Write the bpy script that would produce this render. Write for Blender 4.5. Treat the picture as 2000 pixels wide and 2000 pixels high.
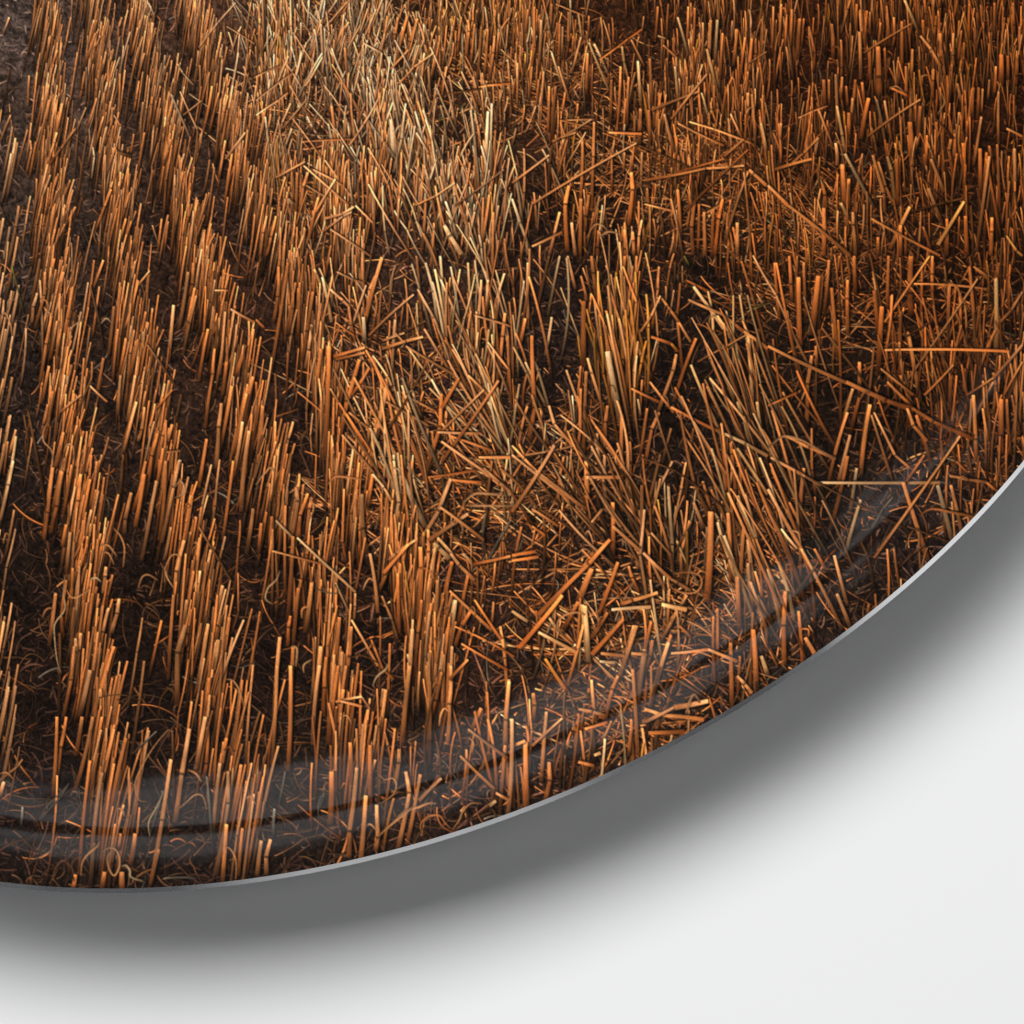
import bpy
import math
import numpy as np

for o in list(bpy.data.objects):
    bpy.data.objects.remove(o)
scene = bpy.context.scene
COL = scene.collection

# ------------------------------------------------------------------ camera
CZ = 3.2                                   # height of the disc's centre; its face is the plane y = 0
PSI, PITCH = 0.30643258, 0.83260069        # the camera stands below and to the right, looking up at the wall
AIM = (0.0964630888, 0.0, CZ - 0.2477440858)
DIST = 3.0
F = (-math.sin(PSI) * math.cos(PITCH), math.cos(PSI) * math.cos(PITCH), math.sin(PITCH))
cam = bpy.data.cameras.new('camera')
cam.sensor_fit = 'HORIZONTAL'
cam.sensor_width = 36.0
cam.lens = 36.0 * 10.116525 / 2.0
cam.clip_start = 0.05
cam.clip_end = 60.0
camo = bpy.data.objects.new('camera', cam)
COL.objects.link(camo)
camo.location = tuple(AIM[i] - DIST * F[i] for i in range(3))
camo.rotation_euler = (math.pi / 2 + PITCH, 0.0, PSI)
scene.camera = camo

# ------------------------------------------------------------------ world and lamps
world = bpy.data.worlds.new('World')
scene.world = world
world.use_nodes = True
world.node_tree.nodes['Background'].inputs['Color'].default_value = (0.9, 0.95, 1.0, 1.0)
world.node_tree.nodes['Background'].inputs['Strength'].default_value = 0.05
scene.view_settings.view_transform = 'Standard'
scene.view_settings.look = 'None'
scene.view_settings.exposure = 0.0
scene.view_settings.gamma = 1.0
scene.view_settings.use_curve_mapping = False
scene.render.resolution_x = 1024
scene.render.resolution_y = 1024
scene.render.engine = 'CYCLES'


def area_lamp(name, loc, target, sx, sy, radiance, colour=(1, 1, 1)):
    l = bpy.data.lights.new(name, 'AREA')
    l.shape = 'RECTANGLE'
    l.size, l.size_y = sx, sy
    l.energy = radiance * math.pi * sx * sy
    l.color = colour
    o = bpy.data.objects.new(name, l)
    COL.objects.link(o)
    o.location = loc
    d = [target[i] - loc[i] for i in range(3)]
    yaw = math.atan2(-d[0], d[1])
    pit = math.atan2(d[2], math.hypot(d[0], d[1]))
    o.rotation_euler = (math.pi / 2 + pit, 0.0, yaw)
    return o


C0 = (0.0, 0.0, CZ)


def around(v, r):
    n = math.sqrt(sum(q * q for q in v))
    return tuple(C0[i] + v[i] / n * r for i in range(3))


area_lamp('key_softbox', (-0.15, -3.0, CZ + 0.25), (-0.15, 0, CZ + 0.25), 4.3, 3.9, 2.62)
area_lamp('fill_lamp', around((0.72, -1.95, -2.4), 4.6), C0, 0.9, 0.9, 5.2)
area_lamp('rim_lamp_below', (-0.33, -0.74, CZ - 3.12), C0, 2.5, 0.8, 0.47)
area_lamp('rim_lamp_side', (3.0, -0.55, CZ - 0.8), C0, 0.8, 2.8, 0.84)
TRACED = [
((0, 0), "7 13 2 26 5 l;8 87 0 107 5 l;22 57 21 80 5;28 29 25 47;34 20 32 40;40 17 37 33;38 27 34 47 6;43 38 37 56 5;37 64 30 95 5;47 68 43 80 5;47 78 41 106 6;38 75 33 99 5;23 106 20 130 5;27 107 22 135 5;36 124 30 150 5 l;43 100 36 125 5;57 97 37 124 5;38 132 29 155 5 l;44 131 34 162 5;53 136 42 164 6;43 144 38 159 5;57 156 50 170 6;62 149 58 164 4;49 169 40 188 5;37 177 33 193 5;73 15 69 32 6;65 17 60 33;72 25 64 50 5;76 27 70 48 5;70 6 65 25;80 39 76 56 5 l;77 40 73 60;81 62 76 82 5 l;83 64 80 78 4 l;73 74 66 96 5;65 81 57 101 4 l;86 81 82 93 4;78 88 72 110 5;84 93 79 109 5;64 54 60 76 5;70 111 69 135 4 p;87 111 78 137 5;85 137 79 156 5;93 131 88 148 4;98 145 92 166 5;84 143 72 174 5;90 147 84 170 5;99 167 93 186 5;95 165 88 188 6;104 182 98 193 5;92 13 89 31 5;100 6 96 30 5;104 21 99 42 5;109 40 104 60 5;105 61 101 84 5;108 77 105 101 5 l;116 52 113 66 4;121 65 117 80 5;115 73 113 93 5;118 76 114 98 4;121 74 118 96 4;131 72 124 101 5;101 101 97 125 4;109 100 104 129 5;129 105 123 125 5;134 108 129 127 5;139 116 133 139 5 l;144 138 140 162 5;132 132 131 156 4 l;145 154 138 178 5;156 146 145 185 5;115 170 120 185 4 l;122 165 119 190 5;127 167 124 190 5;134 48 146 64 4 p;129 71 144 105 5 p;136 69 149 115 4 l;152 76 138 87 3 l;182 20 174 42 4 l;178 2 150 36 3 l;171 20 192 33 3 l;160 65 153 100 6;165 70 158 100 5;172 72 166 100 5;170 106 165 135 6;185 100 170 120 5 l;175 116 170 150 6;88 115 99 118 9 d;112 2 117 13 4 p;104 1 101 20 4;86 87 92 97 3 l"),
((500, 0), "40 0 38 25 4 p;26 0 28 35 4 p;52 0 48 30 4 p;61 0 50 20 4 l;82 0 70 40 4 p;95 0 85 25 4 l;49 18 51 60 5 l;59 30 58 60 5;67 36 69 60 6;53 30 58 60 4 p;81 44 82 80 4 p;95 40 88 90 4 l;97 45 102 60 4 l;97 52 92 75 4 l;92 75 70 110 4 l;82 33 95 40 4 p;77 52 85 65 3 p;100 12 98 35 6;107 13 103 35 6;114 13 105 50 7;122 14 112 45 7;123 34 115 60 4 l;127 40 125 60 5 l;134 40 108 63 4 l;149 32 138 70 5;138 32 132 60 5;144 50 140 75 5;150 12 148 30 5;155 13 152 40 5;160 15 158 45 6;165 18 162 50 5;170 20 167 60 6;175 22 172 60 6;180 27 176 60 6;155 54 168 85 5 l;164 58 172 85 4 l;121 55 118 75 6 p;120 84 130 110 6 p;126 83 140 120 6 p;130 50 132 75 5 l;102 90 104 118 11 p;113 78 104 130 6 p;120 95 113 140 5 p;121 100 130 115 5 p;107 62 104 90 4 l;56 70 57 85 7 p;57 80 60 120 7;78 110 75 145 5 p;76 95 80 110 4 l;68 90 66 120 5;60 97 75 120 4 p;71 110 82 130 4 p;35 107 75 105 4;28 90 50 120 4 l;38 75 20 97 4 l;26 78 15 110 5 l;27 97 18 120 5 p;7 88 10 120 5 p;18 88 10 125 4 l;50 43 37 65 4 l;37 122 15 134 5 l;43 128 65 140 5 l;36 125 70 155 5 l;38 140 55 150 4 l;60 135 45 160 5 l;31 130 30 160 7;39 130 33 160 7;47 149 40 180 7;70 130 73 155 5 p;87 130 90 160 6 l;75 155 88 168 5 l;74 156 52 165 6 l;72 160 50 175 5 l;56 173 86 193 5 l;24 150 28 154 8 p;8 163 3 193 6;15 163 8 193 6;94 118 97 125 6 p;95 138 100 165 5 l;100 140 105 170 5;108 150 107 175 5 l;127 125 135 160 5 l;122 125 120 160 5 l;149 137 152 175 6 p;150 138 120 155 4 l;187 128 150 155 4 l;143 152 152 180 6 p;142 170 155 192 11 p;128 150 125 190 7;165 160 158 193 5 l;176 147 170 185 7;183 155 175 193 6 l;188 180 187 193 7;162 83 168 140 6 p;175 84 173 130 8 p;178 78 177 140 6 p;170 68 172 90 4 l;165 85 170 110 5 l;170 110 178 140 5 p;190 45 192 80 4 l;185 135 192 150 5 p;168 66 192 63 5;145 71 170 67 4 d;0 76 28 55 4 l;0 87 24 70 4 l;0 58 18 50 4 l;141 88 138 92 4 g;158 78 152 84 3 g;9 20 10 50 4 p;19 0 17 30 5 l"),
((1000, 0), "17 5 15 50 6;22 15 20 50 7 l;12 7 10 25 5;30 3 28 30 5;36 18 35 50 6;26 10 30 30 5 p;44 0 44 25 5 p;50 10 53 30 5 p;58 12 57 30 5;58 0 55 15 4 p;33 3 55 12 4 l;38 20 37 45 6 l;30 40 38 65 5 p;35 50 43 75 5 l;62 33 72 55 6 p;58 32 73 68 5 p;57 40 56 70 7;52 28 45 55 5 l;66 45 98 22 4 o;83 35 88 60 6 p;90 30 100 50 5 l;95 46 97 78 7 p;104 44 105 80 7;125 13 133 42 6 p;110 5 108 30 6;118 3 117 30 5;133 5 132 35 6;138 6 136 40 6;150 15 148 55 8 l;144 17 143 45 6 l;155 15 153 50 7 p;147 37 155 70 7 p;159 25 157 60 6;123 50 125 75 6 p;132 58 131 75 5 l;147 56 120 90 5 l;141 69 105 83 6 l;170 22 167 50 7;176 28 172 60 6;181 29 178 60 7;184 29 182 55 6;192 39 178 48 3 l;178 54 175 75 6;178 70 177 90 9 l;181 71 184 110 7 l;165 86 173 103 5 l;150 77 155 95 5 l;145 77 150 95 5 p;143 70 150 90 5 p;188 93 192 115 6 p;175 105 160 118 6 l;125 93 160 110 5 l;134 92 180 108 5 l;97 82 96 110 9;103 83 104 110 8;115 86 122 115 7 l;75 60 74 95 7;82 50 80 90 6;88 58 87 95 6;73 100 98 101 6;48 100 30 107 5 l;60 90 35 105 5 l;62 92 60 160 7;53 107 51 155 7;33 65 30 105 7;28 65 27 100 6;24 54 22 80 5 l;40 70 37 90 5;20 60 15 100 5;18 80 10 100 4 l;36 91 62 90 4 l;37 91 60 96 4;9 112 7 165 6 l;28 117 0 138 5 l;94 108 15 154 5 l;160 120 125 130 5;175 125 100 136 6 l;178 113 130 160 5 o;179 128 192 140 8 l;178 130 160 185 6 l;85 115 84 130 5;98 115 97 140 6 l;75 117 75 145 6;92 110 90 130 5;30 110 28 150 6 d;43 140 42 190 10;36 160 28 193 7 l;58 147 55 175 8;66 148 61 170 6 l;52 150 51 193 9;102 142 104 165 6;125 143 127 185 8;120 150 129 193 5 l;138 152 137 193 9;141 154 140 190 7;145 160 146 193 8;152 158 151 193 8;159 150 153 193 8;161 160 157 180 6;100 154 120 159 5 l;98 166 95 193 6 l;90 130 88 170 10;45 168 48 193 8 l;65 174 65 193 7;85 173 85 193 9;91 175 92 193 8;15 186 38 175 6 l;170 168 170 193 9 l;175 130 180 190 5 l;180 145 192 175 5;0 150 15 193 7 p;3 133 8 170 6 p;10 178 12 193 7 p;3 97 0 110 5 l;114 34 124 43 5 l;110 27 116 29 5 p;96 110 135 127 4 d"),
((1500, 0), "4 5 3 35 5;10 3 8 35 6;18 7 17 35 6;24 14 22 45 9;27 14 25 35 6;14 13 13 35 5;31 20 34 55 6;48 18 49 45 9;55 30 55 58 6;62 0 55 25 5 l;67 3 67 25 6;75 8 73 35 5;77 9 77 27 5;85 17 83 35 6;90 10 92 35 6;95 13 94 35 6;101 16 101 60 8;103 15 105 45 6;103 0 113 23 7 p;108 18 72 40 4 l;118 0 119 20 7;127 12 125 35 6;140 25 140 50 6 l;146 23 144 45 6;117 15 118 40 7;115 27 130 50 7 l;130 25 131 50 7;152 3 152 30 6;148 32 146 55 6;171 2 171 30 6;185 2 186 25 6;190 20 191 45 7;69 24 70 60 8 l;83 35 84 72 13;77 36 77 60 7;88 36 89 60 6;109 37 108 60 7 l;42 60 43 85 9;46 60 46 80 6;51 56 52 105 7 l;56 58 55 75 7;66 60 66 95 8;59 65 60 80 6;71 62 73 80 7;76 74 70 105 10;64 74 62 100 7 l;61 85 61 105 9;52 80 58 115 7 p;38 82 49 110 5 l;82 75 88 105 6 p;88 76 93 105 6 l;100 48 98 65 6;104 50 104 75 7;125 52 124 75 7;116 57 117 75 6;176 41 176 65 12;181 42 181 60 7;188 42 187 65 8;172 50 171 70 6;167 60 166 75 6 l;155 66 154 90 7;159 66 158 90 7;162 67 161 85 6 l;143 63 147 80 7 l;174 69 174 110 6 l;115 75 75 103 5 l;78 96 82 115 6 l;107 92 109 120 13;115 80 113 110 9;127 92 128 115 8;120 102 119 125 7;120 107 126 125 6 l;138 105 139 130 8;141 101 142 125 8;161 88 155 125 7 l;147 108 148 130 8;167 110 166 130 7;173 109 175 160 7;186 112 186 160 9 l;160 112 160 150 10;165 115 163 150 8;167 118 157 190 8 l;165 120 175 175 6;79 117 88 160 8 l;83 122 95 155 8 l;90 118 96 155 8 p;97 120 98 155 8;51 108 52 125 8 l;58 116 80 157 8 p;56 124 58 160 12;61 135 60 160 9;41 139 44 165 8;55 153 61 165 8 p;64 160 66 193 8 l;42 157 42 193 10;107 156 92 188 9 l;123 120 133 145 8 l;121 142 132 170 9 l;148 152 128 185 8 p;78 165 130 193 6 l;0 140 15 155 8 l;15 155 62 193 8 l;38 104 18 123 5 l;38 104 35 118 7 l;33 120 5 128 7 l;10 93 9 105 6 l;149 163 150 193 10;169 164 168 193 9;135 165 135 193 8;146 150 108 160 5 d;117 171 123 190 7;83 179 83 193 8;100 170 100 193 9;104 175 104 193 7;180 97 192 103 6 l;180 178 192 193 6 p;126 89 140 105 5 d;108 125 140 160 4 d;23 89 45 80 4 l;92 66 105 72 6"),
((0, 500), "30 2 22 45 7;41 2 36 30 6;47 3 42 25 6;34 12 26 55 7;48 12 43 40 7;35 24 28 50 6;28 28 24 50 7 l;46 30 40 50 7 l;55 23 48 68 6;43 49 38 78 6;39 43 30 95 7;46 55 43 75 5;54 60 46 85 6;54 71 48 90 6;54 82 47 115 8;37 83 32 110 7;50 97 43 125 6;40 102 33 140 7;36 112 31 135 7;12 131 7 150 6 l;12 136 2 193 7 p;6 140 3 165 5;48 133 42 160 7;58 128 52 150 6;63 132 57 160 7;66 144 60 170 7;70 145 64 175 7;61 148 55 175 7;77 150 70 175 7 l;73 155 68 190 7;46 162 40 193 10;55 158 50 185 7;61 165 52 193 9;68 169 60 193 8;71 3 63 60 5;78 3 70 25 6;75 23 70 60 5;86 38 82 75 7;95 62 90 90 7;102 4 94 40 6 l;110 42 106 70 7;112 50 104 80 6;98 43 94 55 6;104 63 97 95 7;89 55 85 95 6;78 77 73 105 7;91 90 89 120 7 l;102 90 96 125 7 l;109 87 104 115 6;103 110 93 148 7 l;109 114 104 140 7 l;113 11 104 22 4 l;110 102 105 125 6;118 101 113 125 5;123 104 115 135 6;130 101 118 115 5;108 57 107 70 6 p;111 67 132 98 5 d;68 22 78 70 5 d;68 98 81 110 5 l;69 92 53 130 4 d;61 105 45 118 5 l;146 5 143 30 8;142 12 135 55 8 l;147 24 140 60 7;148 30 138 75 7 l;162 18 157 42 6 l;131 37 127 80 8 l;170 42 166 90 6 l;166 46 160 60 5;157 55 150 95 7;185 67 178 90 9;179 60 172 85 7;171 80 168 105 8;175 98 165 150 8;191 91 180 140 9;186 104 176 150 8;162 70 155 130 7;167 111 163 160 9 l;156 138 150 175 8;183 125 175 170 8 l;188 132 182 193 10 l;174 40 192 50 6 l;130 127 124 150 8;125 126 118 160 7;119 134 112 170 7;123 145 118 175 7;136 154 130 180 8 l;125 155 120 190 8;110 155 105 185 7;109 165 100 193 9;119 170 113 193 9 l;132 162 128 193 8;99 179 96 193 9 l;93 150 90 193 5 d;21 117 35 193 6 d;18 120 20 150 5 d;9 8 18 43 3 g;162 26 172 26 4 l;126 148 136 147 5 l"),
((500, 500), "95 1 80 60 9;90 15 83 50 6;119 29 85 60 5 l;128 49 110 58 5 d;126 61 95 70 7 l;105 48 102 95 7 l;105 58 112 66 5 l;113 68 152 91 6 l;88 75 102 98 5 p;127 55 145 85 6 l;122 25 150 85 6 l;128 82 100 130 5 d;112 105 135 117 5 l;110 92 125 125 4 d;118 103 125 123 5 l;78 78 60 150 10;85 85 72 105 7;63 77 57 105 6;55 68 52 150 11;49 70 43 120 9;49 50 46 80 6 l;43 27 35 80 8;42 52 37 85 7 l;99 97 84 165 11 l;90 130 84 175 11 l;89 110 98 130 6 l;140 104 128 165 9;153 92 140 115 8;183 94 140 155 7;172 101 138 134 5 l;137 133 170 134 6 l;98 110 130 128 6 l;98 130 113 170 7 p;92 140 105 185 7 p;104 150 104 193 7 p;113 170 120 193 7 p;118 155 108 193 8;147 136 178 147 6;168 152 192 152 7 l;140 140 190 175 7 l;172 160 192 178 6 l;178 147 175 193 5 d;147 168 137 193 9 l;148 169 170 171 7;130 167 165 162 5;65 135 90 165 5 l;70 118 88 133 6 l;28 125 18 165 7 l;5 113 3 150 9;31 173 29 193 9 l;15 140 8 165 5;39 179 37 193 8;0 95 1 110 6;24 5 10 95 7;17 8 13 50 7;30 20 22 60 6;28 28 24 60 6;33 20 32 60 6;82 69 58 76 7;82 73 60 78 6;56 25 70 38 6 l;61 12 80 20 5 l;83 22 70 60 5 l;70 38 75 65 6;50 16 57 50 7 p;44 10 50 25 6 l;121 0 127 60 7;128 5 138 60 7 p;139 0 142 60 7 p;135 10 145 70 6 p;144 20 148 80 6 l;160 5 163 75 6 p;154 10 148 50 5 p;170 18 168 70 7 l;175 18 173 50 7 l;184 24 178 70 7 l;188 43 182 100 8;190 60 193 110 6;165 45 192 53 5 l;175 110 192 145 7 p;160 90 175 105 6 l;175 65 190 85 5 l;112 58 95 64 5 l;0 48 6 54 6;60 50 74 60 4;56 100 62 110 5 l;81 46 82 65 9 p"),
((1000, 500), "12 5 12 55 7 l;28 0 18 45 7 d;36 0 27 45 6 p;30 46 25 75 6 p;52 15 57 35 6;60 0 64 35 9;42 0 48 25 7 l;71 7 78 30 5 l;85 0 83 25 10;88 0 93 25 9 p;94 0 93 45 7;111 8 106 55 6;112 30 97 57 5 l;54 34 54 85 12;57 77 71 120 7 l;77 30 70 80 8;72 72 83 128 14 p;75 60 78 90 9 y;85 45 82 90 9 y;92 58 88 90 8 p;92 60 105 90 7 l;113 32 126 50 6 l;126 50 135 65 6 l;127 20 124 50 6;125 50 129 90 7;137 23 160 55 8 p;155 45 165 62 7 p;133 33 175 57 7 l;175 57 193 70 8 l;131 18 149 27 6;139 62 122 110 8;147 67 160 100 8 p;159 67 170 100 7 p;168 62 175 105 7 p;178 57 182 120 8 p;186 55 184 90 9 d;156 82 168 108 7 p;176 60 140 80 4 l;147 98 165 135 8 l;135 82 160 140 7 p;104 95 122 118 6 l;124 74 110 118 8 l;111 118 100 160 8;90 100 111 110 6;120 114 155 132 7;160 134 193 151 8 p;105 61 120 66 7;120 66 125 72 7 y;41 86 57 130 6 l;52 83 50 115 6;56 87 54 150 8;52 100 49 150 7;64 134 69 170 9 l;72 113 70 145 8;28 113 47 144 7 l;15 105 28 142 6 l;32 143 0 193 8 l;0 143 18 162 6 l;18 162 54 190 8 l;0 150 42 183 6 l;48 143 25 148 5 l;25 148 0 152 5 l;15 60 13 140 10;10 47 5 70 8;88 140 86 193 13;83 120 83 193 9;102 115 97 150 7;56 155 55 193 11;56 167 82 167 8 l;70 150 72 193 8 l;95 108 97 120 5 p;121 155 102 193 6 l;118 174 119 193 8 l;137 125 162 165 6 l;97 152 160 190 4 d;160 135 161 193 9;166 140 162 193 6 l;144 170 150 193 7;170 145 193 180 7 p;170 110 180 145 7 p;185 110 190 145 8 p;137 130 130 193 6 d;120 130 112 160 6 d;15 75 28 115 6 p;10 80 25 112 6 p;130 0 134 8 5 g;182 40 192 36 4 g;70 52 74 60 5 l"),
((1500, 500), "5 5 9 50 7;16 0 18 35 8;22 0 21 40 7;23 16 24 70 11;27 5 29 45 7;38 15 33 60 13;41 15 37 55 7;46 3 42 45 7;54 0 52 15 6;48 24 53 80 9;60 18 60 60 8;65 0 66 30 9;80 26 83 60 9;86 38 83 90 12;108 0 108 45 14;116 8 115 55 6;124 0 124 30 8;100 42 98 100 8;106 58 115 110 9 l;137 20 137 70 9;145 28 145 80 7;152 8 158 80 8;172 17 172 75 10 p;175 5 172 20 7;91 0 90 40 8;93 30 93 65 7;155 8 165 15 5 l;110 21 165 25 5 l;88 71 182 72 6 l;122 0 88 50 5 l;192 27 175 50 6 l;192 67 170 92 7 l;170 92 150 105 5 l;170 95 157 120 6 l;0 68 60 96 8 l;59 95 110 116 11;109 115 155 138 9;33 75 29 130 9;69 80 69 105 9;64 100 55 130 8 l;60 118 45 175 8;69 107 62 135 9;62 135 52 175 8 l;77 112 70 165 10 l;67 160 62 193 8 p;78 120 94 170 6 l;80 118 107 160 6 l;99 65 103 100 7 l;100 90 108 115 7;105 115 120 140 8 l;112 120 124 160 9;148 85 150 110 10;155 105 157 155 9 l;170 88 170 120 7 l;162 115 166 140 6 l;180 108 183 150 8;176 108 176 150 12;184 105 190 135 6;192 80 178 105 5 l;14 136 51 153 7 l;2 152 26 165 7 l;26 165 40 173 6 l;36 171 130 171 7 p;142 155 150 163 5;27 160 24 193 9;33 130 36 180 6;0 113 22 103 5;25 90 10 122 4 d;28 102 20 120 4 l;24 115 29 130 5 d;122 50 105 60 4 d;36 68 37 85 7;85 85 110 105 6 l;90 95 110 115 7 l;140 82 118 105 5 l;118 150 103 172 6"),
((0, 900), "10 0 0 45 7 p;47 8 38 55 9;54 3 48 40 7;61 10 53 60 8;68 14 60 55 8;75 0 68 35 7;40 5 33 60 8;99 24 94 55 9 l;109 10 102 50 9;118 15 107 75 8 l;125 0 120 60 8;135 0 122 62 8 l;129 50 124 75 7 l;92 0 88 45 5 d;50 48 47 65 8;53 54 50 85 8 l;69 37 64 60 7 l;72 42 70 60 6;63 45 58 75 7;76 55 70 80 7;78 59 71 85 7;66 57 62 80 7;66 77 60 95 7 l;55 81 54 110 7;80 80 78 100 9 l;85 86 80 110 7;73 95 66 130 8;90 104 84 130 9 l;82 111 76 140 8 l;65 107 62 135 7;70 100 65 140 8;50 90 47 130 8;61 130 55 170 9 l;57 134 52 170 9 l;69 137 66 160 8 l;82 142 75 180 8;86 140 70 193 9;68 158 60 193 11 l;56 140 48 193 8;77 183 75 193 8 l;82 186 80 193 8 l;87 188 85 193 7;42 100 37 140 9;45 130 44 193 7 d;148 42 143 75 8 l;139 60 132 100 9 l;151 58 146 90 7;146 75 142 110 9;151 83 148 110 7 l;159 67 152 100 7 l;162 75 156 100 6 p;170 57 162 90 6 l;168 94 160 130 9 l;131 101 127 165 8;141 105 138 130 9 l;144 112 140 140 7;157 123 150 165 9 l;173 118 165 165 9;184 120 160 185 6 l;140 124 134 185 12 l;165 135 160 170 9 l;158 164 155 193 10;191 36 186 70 9 l;176 0 168 60 7;152 35 148 60 6;150 50 174 90 5 d"),
((500, 900), "30 20 26 60 9 l;39 25 32 60 8;42 28 38 60 8;4 47 2 70 8;40 56 36 90 7;28 57 24 120 9;12 42 10 70 8;42 92 37 130 10 l;34 90 30 130 8;32 96 28 140 9;26 117 24 140 8;18 133 14 193 10 l;49 140 44 193 11 l;53 148 51 193 9;63 118 58 170 10;72 125 66 180 9;65 144 62 193 8 l;66 173 64 193 8;28 140 25 193 10;31 58 75 99 6 p;75 100 74 120 6 l;72 120 92 155 6 l;60 92 72 118 5 p;87 135 104 165 6;15 45 30 60 6 p;12 68 50 78 5 l;80 25 84 70 10 l;86 70 92 115 8 l;88 10 84 35 9;104 0 104 55 8 p;118 0 107 50 8;110 0 112 15 7 p;108 5 128 50 12 p;88 10 102 30 6 p;147 14 122 65 9 l;160 40 130 60 9 l;139 35 172 60 7 l;130 52 128 100 8;124 65 122 120 11;134 80 132 100 9;137 90 131 150 9 l;148 76 141 110 10;148 100 136 145 8;160 86 150 130 8;150 105 145 140 14 p;163 112 150 140 9;118 127 113 193 10 l;125 105 117 170 8;105 70 92 100 8;107 85 108 130 8;95 102 107 135 6 l;160 150 146 165 7;148 140 146 193 8 l;133 60 125 85 6;147 70 165 90 8 l;134 62 146 74 11 p;137 58 149 72 8 p;146 98 178 128 7 l;165 105 185 135 6;155 138 190 158 6;192 45 175 75 6 k;173 40 172 70 7 k;192 72 164 78 7;191 165 188 193 9 l;96 172 94 193 10 l;80 178 60 182 6 l;115 63 96 85 8;120 60 100 75 7 l;156 70 162 76 8 p;178 0 174 50 6 d;135 92 140 60 5;150 125 195 148 5"),
((1000, 800), "118 58 121 120 8 p;163 78 165 130 10;175 88 172 150 9;178 98 183 140 10 l;170 65 193 120 10 p;150 77 147 145 15;137 70 145 90 8 l;142 66 148 78 8 l;112 52 100 90 6 l;98 57 99 140 9 d;76 70 76 110 10;76 88 96 106 8 l;99 108 120 128 8 l;120 128 135 137 7 l;74 98 20 155 10;80 115 65 155 9;60 120 50 145 14;50 145 38 168 10;38 140 5 180 10;53 147 57 190 11 p;110 138 82 147 9 l;75 151 105 149 8 p;113 147 132 151 10 p;72 153 60 172 9;84 158 60 185 10;92 163 84 190 9 l;124 153 112 175 8 l;105 160 98 190 8;120 170 112 193 9;20 168 48 183 8 p;0 152 12 160 8 p;0 110 18 107 8;0 114 20 111 7;28 157 35 167 7 p;88 118 96 138 7;165 25 165 80 8;155 150 155 193 8;126 163 135 172 7;132 140 126 150 7 l;185 140 193 155 7 l;60 85 68 75 6 l;15 75 35 88 6 l;15 88 25 95 6;105 93 120 110 6 l;135 85 122 110 5 d;103 110 116 137 7 l;150 60 158 78 7;153 78 160 95 7 p;155 85 170 130 8 p;160 95 185 165 8 p;180 130 193 170 8 l"),
((0, 1400), "43 0 40 60 8;50 0 42 50 8;70 0 57 55 9;62 0 57 30 10;77 0 72 40 8;89 2 80 35 8;95 16 79 95 10;68 33 60 118 8;77 42 69 105 9 l;91 88 89 100 8;102 88 98 112 11;129 32 114 126 10 l;143 9 132 80 11 l;155 0 148 40 10 l;157 8 154 45 8;171 16 164 60 9;166 35 160 90 9 l;172 41 163 120 9 l;182 36 174 80 9;189 35 186 60 8;171 81 168 125 10;183 84 180 120 8;57 119 55 130 10;79 117 77 130 11;92 117 92 130 13;23 121 24 127 7 d;120 100 113 128 8;3 49 0 60 9 l;17 32 0 48 5 l;130 10 131 70 6 d;156 45 160 100 6 k;123 56 113 90 5 k;118 11 100 28 4 k;52 50 30 78 4 k;17 68 16 82 6 k;71 95 68 130 10 d"),
((500, 1300), "16 0 12 75 8 l;26 0 24 80 10;48 0 43 60 9 l;62 0 55 60 8;68 0 60 55 8;66 18 62 55 9;98 18 92 60 9 l;116 0 110 60 11 l;147 0 144 60 9 l;140 5 132 40 8;81 44 78 85 8 l;61 60 59 85 8 l;71 58 72 90 10;86 60 86 110 10;90 71 87 105 8 l;108 63 105 90 10 l;98 40 93 80 6;76 77 70 145 11 l;57 80 56 120 13;83 98 79 148 11 l;91 105 90 140 10 l;113 80 107 138 10 l;124 82 114 135 9 l;104 100 96 140 7 y;4 132 1 158 10 l;11 131 8 158 10 l;2 95 0 130 8 l;14 108 13 130 7 k;154 68 180 93 7 l;181 96 190 101 7 l;160 48 190 70 7 l;140 85 123 102 8 l;181 102 176 106 9 p;191 12 188 60 10 l;193 40 190 115 10 l;188 60 184 112 9;170 32 162 50 10;64 27 80 31 6 l;97 50 105 85 6;52 92 47 110 5 k;22 80 17 105 5 k;80 24 86 33 6 l;75 55 70 75 6"),
((1000, 1100), "55 32 58 75 11 p;94 47 80 88 10 l;80 85 70 120 9;106 58 97 90 9;100 65 93 112 12 l;118 60 104 108 10 l;91 80 95 150 9;60 88 63 120 8 l;67 68 85 70 8 l;90 68 102 69 8 l;66 74 78 75 7 p;25 72 40 95 8 y;16 98 16 120 10;26 112 22 165 9 l;10 135 11 186 12;28 150 25 180 10;38 117 15 138 6 l;10 134 0 138 8 l;148 104 122 109 12 l;122 109 100 120 8 l;100 110 145 118 9 l;103 128 130 127 10;50 110 70 115 8 l;117 83 148 103 5 d;110 90 125 108 5 d;120 68 148 65 7 l;148 65 170 74 8 l;152 40 153 90 7;165 60 166 110 10;172 70 170 100 7;182 50 184 97 12;170 85 181 98 8 l;75 119 67 137 6 l;50 150 62 153 8;62 145 67 143 8 p;40 145 39 170 5 d;60 125 62 150 12 d;55 125 72 120 7;0 120 1 185 9;90 125 88 145 8;188 70 193 85 10 p;170 10 172 50 11;178 0 182 40 9 l"),
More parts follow.
